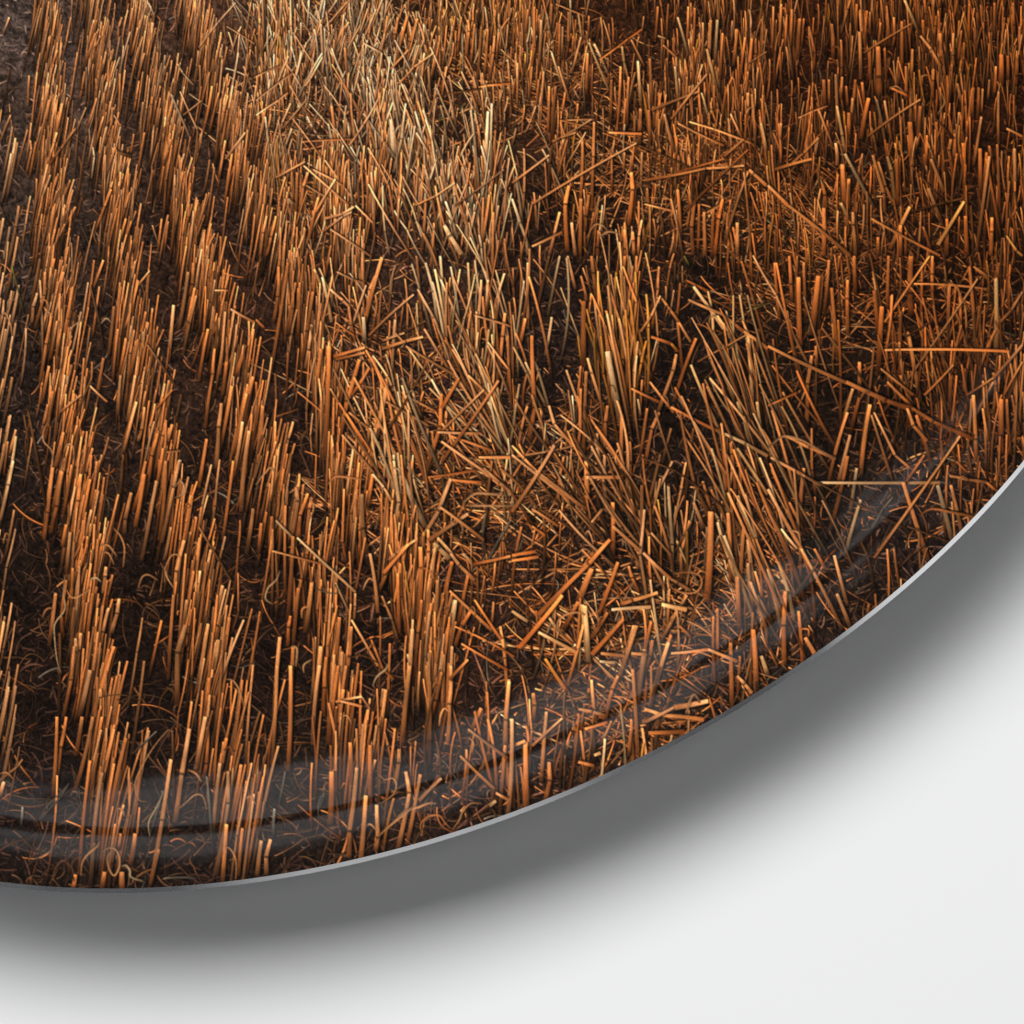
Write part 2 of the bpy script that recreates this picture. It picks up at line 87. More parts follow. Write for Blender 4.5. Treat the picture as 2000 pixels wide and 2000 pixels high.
((1500, 800), "102 55 121 114 10;145 20 80 112 6 l;70 68 58 110 8 p;60 35 47 90 9;128 57 139 99 10 p;138 57 146 92 9 l;28 50 105 90 5 d;105 88 137 100 5 d;94 66 78 90 4 k;137 50 165 55 7 l;165 55 172 61 6;125 75 156 81 6;95 105 99 134 6;50 110 60 148 8 l;52 139 62 164 9 l;76 147 75 155 7;28 172 35 184 10 l;23 152 26 193 8;13 137 12 193 11;0 60 25 105 8 l;25 105 56 166 8 l;3 45 20 80 9;10 90 22 105 6 p;8 115 20 160 9 p;38 115 20 140 5 d;35 105 43 120 7;14 75 25 95 6;70 100 80 135 6 d;0 120 10 165 9 p;118 102 100 118 5 d;16 70 26 90 7"),
]
def _c(ox, oy, pts, w, k):
    return ([(ox + a * 2.588, oy + b * 2.588) for a, b in pts], w, k)
CURLS = [_c(0, 1400, [(56, 124), (54, 112), (57, 107), (62, 104)], 5, 'd'), _c(0, 1400, [(61, 120), (62, 110), (67, 103), (73, 98), (75, 94)], 7, 'l'),
         _c(0, 1400, [(77, 102), (82, 99), (87, 100), (90, 106), (90, 114), (86, 120), (82, 114), (81, 106), (84, 101)], 7, 'l'),
         _c(0, 1400, [(92, 113), (95, 112), (98, 116), (99, 121), (108, 124)], 8, 'p'), _c(0, 1400, [(88, 69), (92, 70), (94, 75)], 7, 'l'),
         _c(0, 1400, [(113, 90), (112, 80), (117, 70), (123, 58)], 5, 'p'), _c(0, 1400, [(111, 64), (105, 63), (102, 56), (103, 46), (110, 32), (118, 20), (127, 10), (130, 13)], 5, 'l'),
         _c(0, 1400, [(134, 70), (140, 65), (147, 59), (153, 60), (156, 70)], 6, 'l'), _c(0, 1400, [(142, 40), (148, 43), (152, 49)], 8, 'l'),
         _c(0, 1400, [(0, 43), (5, 42), (10, 47)], 6, 'l'), _c(0, 1400, [(29, 78), (35, 68), (45, 58), (52, 50)], 4, 'k'), _c(0, 1400, [(38, 126), (42, 114), (48, 108), (53, 116)], 5, 'd'),
         _c(0, 1400, [(170, 98), (174, 100), (178, 108), (178, 122)], 6, 'l'), _c(0, 1400, [(185, 62), (189, 60), (193, 66)], 6, 'l'),
         _c(500, 1300, [(126, 128), (124, 120), (130, 114), (138, 113), (143, 119), (147, 123)], 6, 'o'), _c(500, 1300, [(148, 124), (153, 117), (156, 110), (162, 104), (170, 104)], 6, 'l'),
         _c(500, 1300, [(104, 118), (112, 110), (122, 107), (130, 104), (136, 104)], 8, 'l'), _c(500, 1300, [(93, 128), (102, 120), (112, 112), (118, 107)], 9, 'l'),
         _c(500, 1300, [(93, 82), (97, 86), (103, 85), (106, 90), (103, 98), (94, 104)], 5, 'l'), _c(500, 1300, [(160, 54), (164, 58), (163, 66)], 6, 'l'),
         _c(500, 1300, [(64, 38), (69, 38), (72, 44)], 6, 'l'), _c(500, 1300, [(47, 114), (47, 104), (52, 94)], 5, 'k'),
         _c(0, 900, [(124, 92), (125, 80), (130, 71), (136, 73), (135, 84)], 5, 'l'), _c(0, 900, [(131, 96), (126, 88), (124, 80)], 6, 'l'), _c(0, 900, [(104, 97), (107, 88), (112, 86), (119, 90)], 6, 'l'),
         _c(0, 900, [(104, 97), (110, 94), (117, 99)], 5, 'd'), _c(0, 900, [(68, 90), (72, 88), (76, 91)], 7, 'p'), _c(0, 900, [(76, 64), (82, 64), (88, 72)], 6, 'l'), _c(0, 900, [(77, 69), (82, 70), (86, 78)], 6, 'l'),
         _c(0, 900, [(86, 51), (91, 57), (94, 66), (93, 80)], 6, 'l'), 
         _c(0, 900, [(132, 20), (136, 15), (139, 20), (138, 25), (132, 28)], 5, 'l'), _c(0, 900, [(50, 97), (54, 103), (60, 102), (68, 96)], 6, 'l'), _c(0, 900, [(49, 86), (48, 100), (49, 112), (42, 122), (41, 130), (43, 150), (46, 160)], 5, 'p'),
         _c(0, 900, [(170, 165), (176, 166), (181, 174), (184, 185)], 6, 'l'), _c(0, 900, [(174, 154), (182, 156), (192, 152)], 4, 'k'), _c(0, 900, [(75, 179), (84, 177), (95, 177), (105, 181)], 4, 'd'),
         _c(0, 900, [(120, 193), (121, 180), (127, 172), (131, 174), (129, 184)], 4, 'd'), _c(0, 500, [(20, 155), (19, 140), (22, 125), (21, 117), (18, 116)], 5, 'd'), _c(0, 500, [(37, 124), (33, 132), (33, 140), (39, 147), (40, 158)], 5, 'l'),
         _c(0, 500, [(48, 148), (51, 142), (55, 144), (56, 155)], 6, 'l'), _c(0, 500, [(76, 51), (80, 47), (84, 50)], 5, 'p'), _c(0, 500, [(33, 47), (36, 42), (40, 46)], 5, 'l'), _c(0, 500, [(0, 46), (4, 43), (8, 52), (9, 60)], 5, 'l'),
         _c(0, 500, [(53, 57), (55, 53), (62, 48)], 5, 'l'), _c(500, 900, [(12, 108), (7, 104), (9, 96), (15, 90), (18, 83)], 6, 'p'), _c(500, 900, [(0, 18), (6, 10), (11, 5), (14, 8)], 6, 'l'), _c(500, 900, [(40, 28), (43, 32), (43, 38), (40, 44)], 6, 'l'),
         _c(500, 900, [(36, 160), (36, 154), (42, 150)], 6, 'p'), _c(500, 900, [(27, 140), (31, 142), (30, 155)], 8, 'p'), _c(500, 900, [(88, 170), (91, 163), (98, 157), (99, 153)], 7, 'p'), _c(500, 900, [(44, 96), (52, 99), (61, 100), (60, 93)], 4, 'k'),
         _c(500, 900, [(156, 32), (165, 25), (176, 25), (188, 26)], 9, 'l'), _c(500, 900, [(160, 34), (172, 34), (193, 34)], 8, 'l'), _c(500, 900, [(54, 18), (60, 12), (72, 13), (82, 14)], 7, 'o'), _c(500, 900, [(70, 149), (80, 147), (91, 152)], 5, 'd'),
         _c(1500, 500, [(8, 60), (10, 53), (16, 48), (18, 55), (20, 63)], 4, 'o'), _c(1500, 500, [(0, 145), (8, 138), (14, 136), (25, 139), (38, 146), (51, 153)], 8, 'l'), _c(1500, 500, [(90, 68), (95, 65), (99, 69), (99, 80)], 5, 'o'), _c(1500, 500, [(134, 30), (133, 24), (138, 21), (143, 24), (146, 32), (152, 42)], 7, 'l'),
         _c(1000, 500, [(126, 20), (124, 15), (128, 12), (132, 15), (130, 20), (126, 20)], 4, 'd'), _c(1000, 800, [(49, 110), (54, 105), (60, 108)], 4, 'l'), _c(1000, 800, [(118, 128), (120, 134), (128, 138), (138, 138), (143, 132), (141, 125), (132, 123), (122, 124)], 6, 'o'),
         _c(1000, 800, [(38, 170), (34, 162), (40, 155), (50, 153), (55, 155)], 7, 'l'), _c(1500, 800, [(115, 80), (120, 76), (128, 75), (140, 78), (156, 81)], 6, 'o'), _c(1000, 0, [(66, 179), (72, 175), (80, 176)], 6, 'l'), _c(1000, 0, [(56, 180), (62, 170), (68, 170), (72, 174)], 5, 'l'), _c(1500, 0, [(92, 67), (97, 65), (103, 70)], 6, 'l'),
         _c(1500, 0, [(116, 62), (117, 57), (123, 57)], 5, 'l'), _c(1500, 0, [(131, 70), (133, 78), (128, 86)], 5, 'p')]
# ------------------------------------------------------------------ the printed stubble picture
# Picture units: one unit = 1/2000 of the printed crop's width; the canvas covers the whole disc.
K = 0.78                         # canvas samples per picture unit
PX0, PY0, PX1, PY1 = -770.0, -455.0, 2275.0, 1750.0
CW, CH = int((PX1 - PX0) * K), int((PY1 - PY0) * K)
rs = np.random.RandomState(11)


def value_noise(h, w, cell, seed):
    r = np.random.RandomState(seed)
    gh, gw = int(h / cell) + 3, int(w / cell) + 3
    g = r.rand(gh, gw).astype(np.float32)
    ys = np.arange(h) / cell
    xs = np.arange(w) / cell
    yi, xi = ys.astype(int), xs.astype(int)
    fy, fx = (ys - yi)[:, None], (xs - xi)[None, :]
    fy = fy * fy * (3 - 2 * fy)
    fx = fx * fx * (3 - 2 * fx)
    a = g[yi][:, xi]
    b = g[yi][:, xi + 1]
    c = g[yi + 1][:, xi]
    d = g[yi + 1][:, xi + 1]
    return ((a * (1 - fx) + b * fx) * (1 - fy) + (c * (1 - fx) + d * fx) * fy).astype(np.float32)


def field(pts, x, y, p=2.6):
    """inverse-distance field through control points (x, y, v0, v1, ...)"""
    P = np.array(pts, dtype=float)
    d = (np.subtract.outer(np.atleast_1d(x), P[:, 0]) ** 2 + np.subtract.outer(np.atleast_1d(y), P[:, 1]) ** 2) + 400.0
    w = d ** (-p / 2)
    w /= w.sum(-1, keepdims=True)
    return w @ P[:, 2:]


SOIL = [(-500, 300, 58, 47, 40), (0, 50, 76, 62, 55), (30, 250, 62, 48, 40), (30, 500, 56, 44, 37), (30, 800, 40, 30, 25), (30, 1200, 32, 22, 17),
        (150, 1550, 27, 19, 16), (260, 700, 50, 35, 27), (250, 1250, 30, 20, 15), (450, 1300, 28, 18, 14), (600, 1500, 32, 22, 17),
        (480, 60, 74, 50, 37), (350, 300, 55, 39, 30), (420, 600, 50, 32, 23), (500, 900, 38, 25, 18), (650, 1100, 36, 23, 17), (800, 1500, 38, 25, 19),
        (650, 300, 66, 44, 32), (750, 550, 56, 38, 29), (800, 800, 46, 31, 25), (950, 1050, 42, 27, 20), (1050, 1350, 40, 26, 20),
        (900, 60, 64, 40, 24), (1200, 100, 52, 30, 18), (1600, 100, 50, 26, 13), (1900, 100, 46, 23, 10), (1200, 400, 42, 26, 17),
        (1600, 400, 40, 23, 13), (1900, 450, 35, 19, 10), (1100, 650, 38, 27, 22), (1350, 700, 30, 21, 16), (1650, 750, 30, 20, 14), (1900, 650, 36, 20, 11),
        (1300, 1000, 34, 24, 18), (1600, 1000, 28, 20, 15), (1800, 1000, 40, 29, 25), (1500, 1250, 36, 26, 21), (1300, 1400, 40, 27, 20), (2100, 0, 50, 26, 12), (1000, -400, 66, 42, 26)]

CANVAS = np.zeros((CH, CW, 3), np.float32)
_gy = np.linspace(PY0, PY1, 56)
_gx = np.linspace(PX0, PX1, 76)
_s = field(SOIL, np.repeat(_gx[None, :], 56, 0).ravel(), np.repeat(_gy[:, None], 76, 1).ravel()).reshape(56, 76, 3) / 255.0
_yy = np.linspace(0, 54.999, CH)
_xx = np.linspace(0, 74.999, CW)
_yi, _xi = _yy.astype(int), _xx.astype(int)
_fy, _fx = (_yy - _yi)[:, None, None], (_xx - _xi)[None, :, None]
CANVAS[:] = (_s[_yi][:, _xi] * (1 - _fx) + _s[_yi][:, _xi + 1] * _fx) * (1 - _fy) + (_s[_yi + 1][:, _xi] * (1 - _fx) + _s[_yi + 1][:, _xi + 1] * _fx) * _fy
_n = value_noise(CH, CW, 5, 1) * 0.5 + value_noise(CH, CW, 14, 2) * 0.3 + value_noise(CH, CW, 60, 3) * 0.4 + value_noise(CH, CW, 2.4, 4) * 0.55
_n += 0.9 * np.clip(value_noise(CH, CW, 3.6, 5) - 0.62, 0, 1) - 0.9 * np.clip(value_noise(CH, CW, 7.0, 6) - 0.6, 0, 1)      # crumbs and pits
CANVAS *= np.clip(0.05 + 1.05 * _n, 0.1, 3)[:, :, None]


def stroke(x0, y0, x1, y1, w, ct, cb, bend=0.0, fade=1.0, shadow=0.35, cap=0.10, alpha=1.0, side=0.12, sharp=1.0):
    """one printed straw: tip (x0,y0) to foot (x1,y1), colours ct (tip) to cb (foot), 0..1"""
    x0 = (x0 - PX0) * K
    x1 = (x1 - PX0) * K
    y0 = (y0 - PY0) * K
    y1 = (y1 - PY0) * K
    w = w * K
    dx, dy = x1 - x0, y1 - y0
    L = math.hypot(dx, dy)
    if L < 1:
        return
    tx, ty = dx / L, dy / L
    m = w * 1.6 + 2 + abs(bend) * L
    ax, bx = int(max(0, min(x0, x1) - m)), int(min(CW, max(x0, x1) + m + 1))
    ay, by = int(max(0, min(y0, y1) - m)), int(min(CH, max(y0, y1) + m + 1))
    if bx - ax < 1 or by - ay < 1:
        return
    gx = np.arange(ax, bx, dtype=np.float32)[None, :] + 0.5 - x0
    gy = np.arange(ay, by, dtype=np.float32)[:, None] + 0.5 - y0
    al = gx * tx + gy * ty
    s = np.clip(al / L, 0, 1)
    d = gx * ty - gy * tx                      # positive to the right of an upright straw
    if bend:
        d = d - bend * L * 4 * s * (1 - s)
    hw = w * (0.42 + 0.14 * s)
    over = np.maximum(-al, al - L)             # beyond an end
    mk = np.clip((hw - np.abs(d)) * sharp + 0.5, 0, 1) * np.clip(0.5 - over, 0, 1)
    q = np.clip((s - 0.55) / 0.45, 0, 1)
    mk = mk * (1 - fade * q * q) * alpha
    reg = CANVAS[ay:by, ax:bx]
    if shadow:
        ms = np.clip((hw * 1.3 + 0.7 - np.abs(d - 0.55 * w)) / (0.5 * w + 1) , 0, 1) * np.clip(1.0 - over, 0, 1) * (shadow * alpha)
        reg *= (1 - ms)[:, :, None]
    u = d / (hw + 0.3)
    prof = 1.08 - 0.25 * (u + side * 2.2) ** 2
    prof = np.clip(prof, 0.5, 1.2)
    if cap:
        prof = prof + cap * np.clip(1 - al / (w * 0.9 + 1.0), 0, 1)
    g = s ** 0.9
    if L > 14:                                 # streaks and nodes along the straw
        prof = prof * (1 + 0.10 * np.sin(s * rs.uniform(3, 9) + rs.uniform(0, 6)) + 0.06 * np.sin(s * L * .5 + rs.uniform(0, 6)) * np.sin(d * 1.7 + rs.uniform(0, 6)))
    for c in range(3):
        col = (ct[c] + (cb[c] - ct[c]) * g) * prof
        reg[:, :, c] += (col - reg[:, :, c]) * mk


def curl(pts, w, col, shadow=0.3):
    P = np.array(pts, float)
    n = len(P)
    Q = []
    for i in range(n - 1):
        p0, p1, p2, p3 = P[max(i - 1, 0)], P[i], P[i + 1], P[min(i + 2, n - 1)]
        for t in np.arange(0, 1, 0.25):
            Q.append(0.5 * ((2 * p1) + (-p0 + p2) * t + (2 * p0 - 5 * p1 + 4 * p2 - p3) * t * t + (-p0 + 3 * p1 - 3 * p2 + p3) * t ** 3))
    Q.append(P[-1])
    m = len(Q) - 1
    for i in range(m):
        f = 0.7 + 0.5 * math.sin(math.pi * (i + 0.5) / m)
        a, b = Q[i], Q[i + 1]
        e = (b - a) * 0.12
        c2 = tuple(v * f for v in col)
        stroke(a[0] - e[0], a[1] - e[1], b[0] + e[0], b[1] + e[1], w * (0.7 + 0.4 * f), c2, c2, 0, 0, shadow * 0.5, 0, 0.9)


PAL = {'o': ((225, 142, 82), (144, 81, 40)), 'l': ((236, 168, 113), (168, 105, 61)), 'p': ((232, 188, 138), (170, 122, 80)),
       'm': ((112, 80, 54), (66, 46, 32)), 'd': ((130, 86, 52), (72, 46, 28)), 'y': ((214, 146, 66), (150, 88, 34)), 'g': ((120, 118, 62), (70, 62, 34)),
       'k': ((124, 112, 98), (76, 66, 58))}


def mix(a, b, t):
    return tuple(a[i] + (b[i] - a[i]) * t for i in range(3))


# how bright the straws are (v0) and how reddish-saturated (v1), by place
TONE = [(0, 100, .92, -.05), (300, 50, 1.0, -.1), (600, 100, 1.06, .0), (750, 250, 1.06, .05), (900, 400, 1.04, .1), (950, 100, 1.0, .45), (1300, 100, .92, .7), (1800, 100, .82, 1.0), (100, 600, .92, .2), (500, 400, .98, .25),
        (400, 700, .95, .55), (800, 500, 1.02, .3), (1100, 400, .95, .6), (1500, 400, .86, .9), (1900, 400, .8, 1.05), (200, 1000, .93, .55), (700, 900, .95, .55), (1100, 800, .92, .5),
        (1500, 700, .82, .75), (1850, 750, .78, 1.0), (200, 1400, .88, .5), (600, 1300, .93, .65), (1000, 1200, .98, .65), (1400, 1100, .92, .5), (1750, 1050, .85, .5), (300, 1650, .85, .4),
        (1300, 1400, .92, .6)]


def tone(c, x, y, jit=0.12):
    v, r = field(TONE, x, y)[0]
    v *= 1 + rs.uniform(-jit, jit)
    r = r + .12 + rs.uniform(-.3, .3)
    v *= 1.03
    return (c[0] / 255 * v, c[1] / 255 * v * (1.05 - .14 * r), c[2] / 255 * v * (1.12 - .36 * r))


def straw(x0, y0, x1, y1, w, kind, **kw):
    a, b = PAL[kind]
    fx, fy = (x0 + x1) / 2, (y0 + y1) / 2
    j = rs.uniform(-.10, .10)
    lum = min(1.22, math.exp(rs.normal(-.03, kw.pop('vary', .10))))
    ct = tuple(v * lum for v in tone(a, fx, fy, .06))
    f = kw.pop('foot', 0.8) * lum
    cb = tuple(v * (1 + j) * f for v in tone(b, fx, fy, .05))
    Ln = math.hypot(x1 - x0, y1 - y0)
    if Ln > 42 and rs.rand() < .34:            # a node: the straw bends a little and is darker there
        t = rs.uniform(.25, .75)
        off = rs.normal(0, .035) * Ln
        mx, my = x0 + (x1 - x0) * t + off * (y1 - y0) / Ln, y0 + (y1 - y0) * t - off * (x1 - x0) / Ln
        cm = mix(ct, cb, t)
        k2 = dict(kw)
        k2['cap'] = 0
        stroke(mx, my, x1, y1, w * 1.04, cm, cb, **k2)
        k1 = dict(kw)
        k1['fade'] = 0
        stroke(x0, y0, mx, my, w * .94, ct, cm, **k1)
        dk_ = tuple(v * .42 for v in cm)
        ex, ey = (x1 - x0) / Ln * w * .28, (y1 - y0) / Ln * w * .28
        stroke(mx - ex, my - ey, mx + ex, my + ey, w * 1.12, dk_, dk_, 0, 0, 0, 0, .75)
    else:
        stroke(x0, y0, x1, y1, w, ct, cb, **kw)
    if Ln > 50 and w > 4 and rs.rand() < .10:  # torn leaf sheath hanging off the side
        t = rs.uniform(.1, .7)
        sx, sy = x0 + (x1 - x0) * t, y0 + (y1 - y0) * t
        sd = rs.choice([-1, 1])
        q = rs.uniform(.7, 1.5) * w
        curl([(sx, sy), (sx + sd * q, sy - q * rs.uniform(-.4, 1.2)), (sx + sd * q * 1.9, sy + q * rs.uniform(0, 1.5)), (sx + sd * q * rs.uniform(1.5, 2.6), sy + q * rs.uniform(1.8, 3.4))], w * .45, tuple(np.array(ct) * rs.uniform(.5, .85)))


# ---- tiny litter on the soil
NL = 42000
lx = rs.uniform(PX0, PX1, NL)
ly = rs.uniform(PY0, PY1, NL)
ls = field(SOIL, lx, ly) / 255.0 * np.where(lx < 640, .86, np.where(ly > 450, 1.15, 1.0))[:, None]
la = rs.uniform(0, math.pi, NL)
ll = rs.gamma(1.6, 6.0, NL) * (0.5 + 0.0006 * np.clip(ly, 0, 1700))
lb = rs.uniform(0.7, 2.7, NL)
order = np.argsort(lb)
for i in order:
    c = ls[i] * lb[i] + np.array([.018, .010, .004]) * lb[i]
    if lb[i] > 2.3:
        c = c * 1.35
    ex, ey = math.cos(la[i]) * ll[i], math.sin(la[i]) * ll[i]
    c = tuple(c)
    stroke(lx[i] - ex, ly[i] - ey, lx[i] + ex, ly[i] + ey, rs.uniform(1.5, 4.0) * (0.7 + 0.0003 * max(ly[i], 0)), c, c, rs.normal(0, .09), .4, .4, 0, rs.uniform(.45, .85))

# dark hollows where little stands: x, y, rx, ry, strength
DARK = [(20, 300, 45, 330, .9), (15, 900, 55, 420, .85), (50, 1230, 60, 180, .9), (40, 1600, 60, 120, .8), (130, 120, 14, 120, .8), (150, 330, 18, 200, .8), (225, 250, 20, 260, .8), (170, 760, 26, 200, .8),
        (330, 130, 25, 60, .5), (320, 640, 30, 120, .85), (345, 880, 28, 150, .85), (255, 1230, 34, 220, .9), (480, 1350, 40, 200, .95), (280, 1450, 40, 110, .9), (480, 1560, 50, 70, .95), (560, 1530, 35, 60, .9),
        (430, 430, 26, 120, .8), (440, 560, 40, 60, .6), (530, 830, 40, 160, .9), (560, 950, 50, 60, .7), (540, 1180, 40, 60, .3), (620, 1100, 45, 70, .8), (640, 1190, 50, 55, .95), (700, 1330, 45, 60, .9), (690, 660, 20, 40, .3),
        (455, 60, 40, 60, .45), (440, 75, 40, 40, .55), (550, 300, 40, 40, .85), (670, 250, 25, 40, .3), (690, 500, 70, 45, .9), (760, 560, 50, 60, .8), (715, 370, 22, 60, .9), (800, 620, 50, 40, .9), (740, 740, 60, 40, .85), (850, 750, 50, 35, .85), (600, 740, 30, 120, .4),
        (745, 10, 40, 30, .6), (820, 60, 30, 50, .5), (890, 220, 35, 60, .9), (890, 340, 30, 40, .8), (880, 1220, 40, 50, .8), (950, 1350, 50, 60, .7), (1030, 1080, 45, 60, .95), (960, 1120, 40, 30, .5), (860, 960, 60, 30, .6),
        (1180, 50, 45, 60, .85), (1260, 105, 60, 35, .75), (1020, 330, 50, 60, .85), (1120, 290, 40, 40, .4), (1060, 560, 60, 75, .95), (1070, 700, 55, 80, .85), (1300, 560, 60, 40, .6), (1370, 640, 60, 60, .85), (1290, 690, 55, 60, .9), (1200, 330, 60, 40, .4), (1560, 260, 55, 40, .7), (1570, 200, 30, 20, .6),
        (1400, 160, 30, 30, .3), (1590, 380, 30, 30, .2), (1700, 360, 40, 50, .7), (1680, 170, 15, 60, .4), (1940, 330, 40, 90, .6), (1500, 780, 70, 110, .95), (1620, 720, 60, 60, .7), (1780, 640, 110, 40, .7), (1850, 730, 60, 50, .6), (1300, 890, 60, 60, .85), (1340, 1010, 40, 60, .95), (1400, 900, 40, 40, .5),
        (1640, 870, 110, 90, .97), (1540, 870, 60, 60, .9), (1740, 1030, 120, 80, .85), (1620, 1180, 80, 70, .8), (1100, 970, 50, 60, .2), (1220, 1180, 30, 40, .4), (1380, 1330, 50, 50, .6), (1070, 1440, 40, 40, .7), (960, 1500, 60, 60, .7), (120, 1690, 90, 40, .8), (330, 1700, 60, 40, .6), (600, 1640, 60, 40, .8), (1420, 1260, 50, 60, .4)]
DARK += [(690, 540, 60, 40, .9), (620, 330, 40, 60, .8), (900, 600, 40, 60, .85), (1010, 640, 60, 70, .95), (930, 870, 60, 40, .85), (1060, 900, 40, 60, .8), (1200, 960, 50, 60, .9), (1120, 1180, 50, 50, .8),
         (1440, 700, 70, 80, .95), (1330, 800, 60, 70, .95), (1750, 800, 90, 60, .9), (1180, 420, 60, 60, .7), (1380, 520, 60, 40, .7), (770, 1150, 50, 60, .85), (1760, 480, 60, 50, .6), (1000, 1220, 60, 40, .8)]
DK = np.array(DARK, float)


def dark_at(x, y):
    e = ((x - DK[:, 0]) / DK[:, 2]) ** 2 + ((y - DK[:, 1]) / DK[:, 3]) ** 2
    return float(np.max(DK[:, 4] * np.clip(1.25 - 0.5 * e, 0, 1)))


S = []                                                    # (foot y, kind of call, arguments)
# ---- drilled rows on the left: centre line x, y, half width
ROWS = [[(70, -430, 18), (78, 0, 26), (88, 200, 30), (90, 400, 34), (95, 560, 36), (103, 720, 38), (125, 900, 45), (145, 1060, 48), (160, 1220, 52), (158, 1380, 52), (200, 1560, 60), (220, 1760, 66)],
        [(150, -430, 18), (165, 0, 26), (187, 180, 28), (198, 340, 32), (222, 500, 34), (238, 640, 36), (262, 800, 40), (290, 940, 42), (330, 1080, 44), (378, 1240, 50), (400, 1420, 48), (435, 1600, 48), (455, 1760, 50)],
        [(230, -430, 18), (254, 0, 24), (280, 150, 30), (312, 300, 38), (335, 420, 38), (365, 560, 36), (410, 700, 38), (462, 860, 40), (500, 1020, 42), (580, 1160, 46), (640, 1300, 50), (655, 1450, 56), (700, 1640, 64)],
        [(330, -430, 18), (350, 0, 18), (385, 150, 26), (440, 300, 38), (480, 440, 44), (540, 560, 44), (585, 690, 44), (630, 830, 36), (640, 960, 30), (700, 1120, 30)],
        [(640, 380, 20), (655, 520, 30), (700, 620, 20)],
        [(720, 480, 28), (735, 400, 28), (745, 300, 20)],
        [(735, 1130, 14), (800, 1220, 30), (850, 1340, 48), (840, 1500, 40)],
        [(-560, -430, 30), (-520, 200, 40), (-440, 800, 50), (-330, 1300, 60)], [(-420, -430, 30), (-380, 200, 40), (-300, 800, 50), (-180, 1400, 60)],
        [(-270, -430, 30), (-240, 200, 40), (-170, 800, 50), (-40, 1500, 60)], [(-120, -430, 30), (-90, 200, 40), (-50, 800, 40)]]
for row in ROWS:
    R = np.array(row, float)
    R = R[np.argsort(R[:, 1])]
    y = R[0, 1]
    ph = rs.uniform(0, 9)
    while y < R[-1, 1]:
        sc = 0.62 + 0.00036 * max(y, 0)
        cx = np.interp(y, R[:, 1], R[:, 0])
        hw = np.interp(y, R[:, 1], R[:, 2])
        y += rs.exponential(1.5 if y < 550 else 2.0 if y < 900 else 2.7)
        if rs.rand() < 0.24 + 0.17 * math.sin(y / 37.0 / (.7 + y / 1800.0 if y > 0 else .7) + ph) + (.22 if y > 1300 else 0):
            continue
        bx = cx + rs.normal(0, hw * (.43 if rs.rand() < .86 else .95))
        ln = sc * rs.uniform(105, 205)
        lean = rs.normal(.15, .05) if cx < 560 else rs.normal(.06, .07)
        k = rs.choice(['o', 'l', 'o', 'd'], p=[.5, .2, .15, .15])
        wd = sc * rs.uniform(2.8, 5.0)
        S.append((y + rs.uniform(-6, 6), 0, (bx + lean * ln, y - ln, bx, y, wd, k, rs.normal(0, .012))))

for _ in range(60):
    y = rs.uniform(300, 1650)
    ln = (0.62 + 0.00036 * y) * rs.uniform(80, 170)
    x = rs.normal(-12, 14)
    S.append((y, 0, (x + .2 * ln, y - ln, x, y, rs.uniform(3.4, 6), 'l', .01)))

# ---- standing stubble of the middle and right
cl = value_noise(240, 320, 5, 21) * .6 + value_noise(240, 320, 11, 22) * .4
BULK = [(600, 50, 1.0), (1200, 50, 1.0), (1800, 50, 1.0), (700, 250, .9), (1100, 300, .7), (1800, 300, .8), (700, 600, .55), (950, 550, .7), (1400, 480, .5), (1800, 520, .5), (1350, 650, .15), (1750, 700, .1), (1100, 700, .2),
        (800, 850, .22), (1150, 850, .16), (1500, 850, .03), (1900, 850, .15), (900, 1050, .08), (1200, 1100, .05), (1600, 1100, .02), (800, 1300, .3), (1100, 1350, .08), (1400, 1300, .05), (1000, -400, 1.0)]
n = 0
while n < 8600:
    x, y = rs.uniform(380, 2280), rs.uniform(PY0, 1620)
    if x < 420 + 0.27 * max(y, 0):
        continue
    lim = 1560 - 0.32 * (x - 1000) if x > 1000 else 1560
    dk = dark_at(x, y)
    c = cl[int((y - PY0) / 10) % 240, int((x - PX0) / 10) % 320]
    ty = field(BULK, x, y, 4.5)[0, 0]
    if rs.rand() > ((1 - dk) ** 1.5 * (0.12 + 2.2 * max(c - .40, 0)) + .004) * ty:
        continue
    n += 1
    sc = 0.60 + 0.00038 * max(y, 0)
    pale = math.exp(-((x - (640 + .50 * y)) / 240.0) ** 2) * (1.0 if y < 620 else .6)
    if rs.rand() < pale * .62:
        k = rs.choice(['p', 'l'], p=[.6, .4])
        lean = rs.normal(-.02, .26)
        wd = sc * rs.uniform(2.8, 4.8)
    else:
        k = rs.choice(['o', 'l', 'd', 'y'], p=[.58, .17, .2, .05])
        lean = rs.normal(.02 if x < 1350 else -.01, .10)
        wd = sc * rs.uniform(3.0, 5.4)
    ln = sc * rs.uniform(70, 180) * (1 - .35 * dk) * (1.2 if x > 1450 else 1.0)
    S.append((y, 0, (x + lean * ln, y - ln, x, y, wd, k, rs.normal(0, .03))))

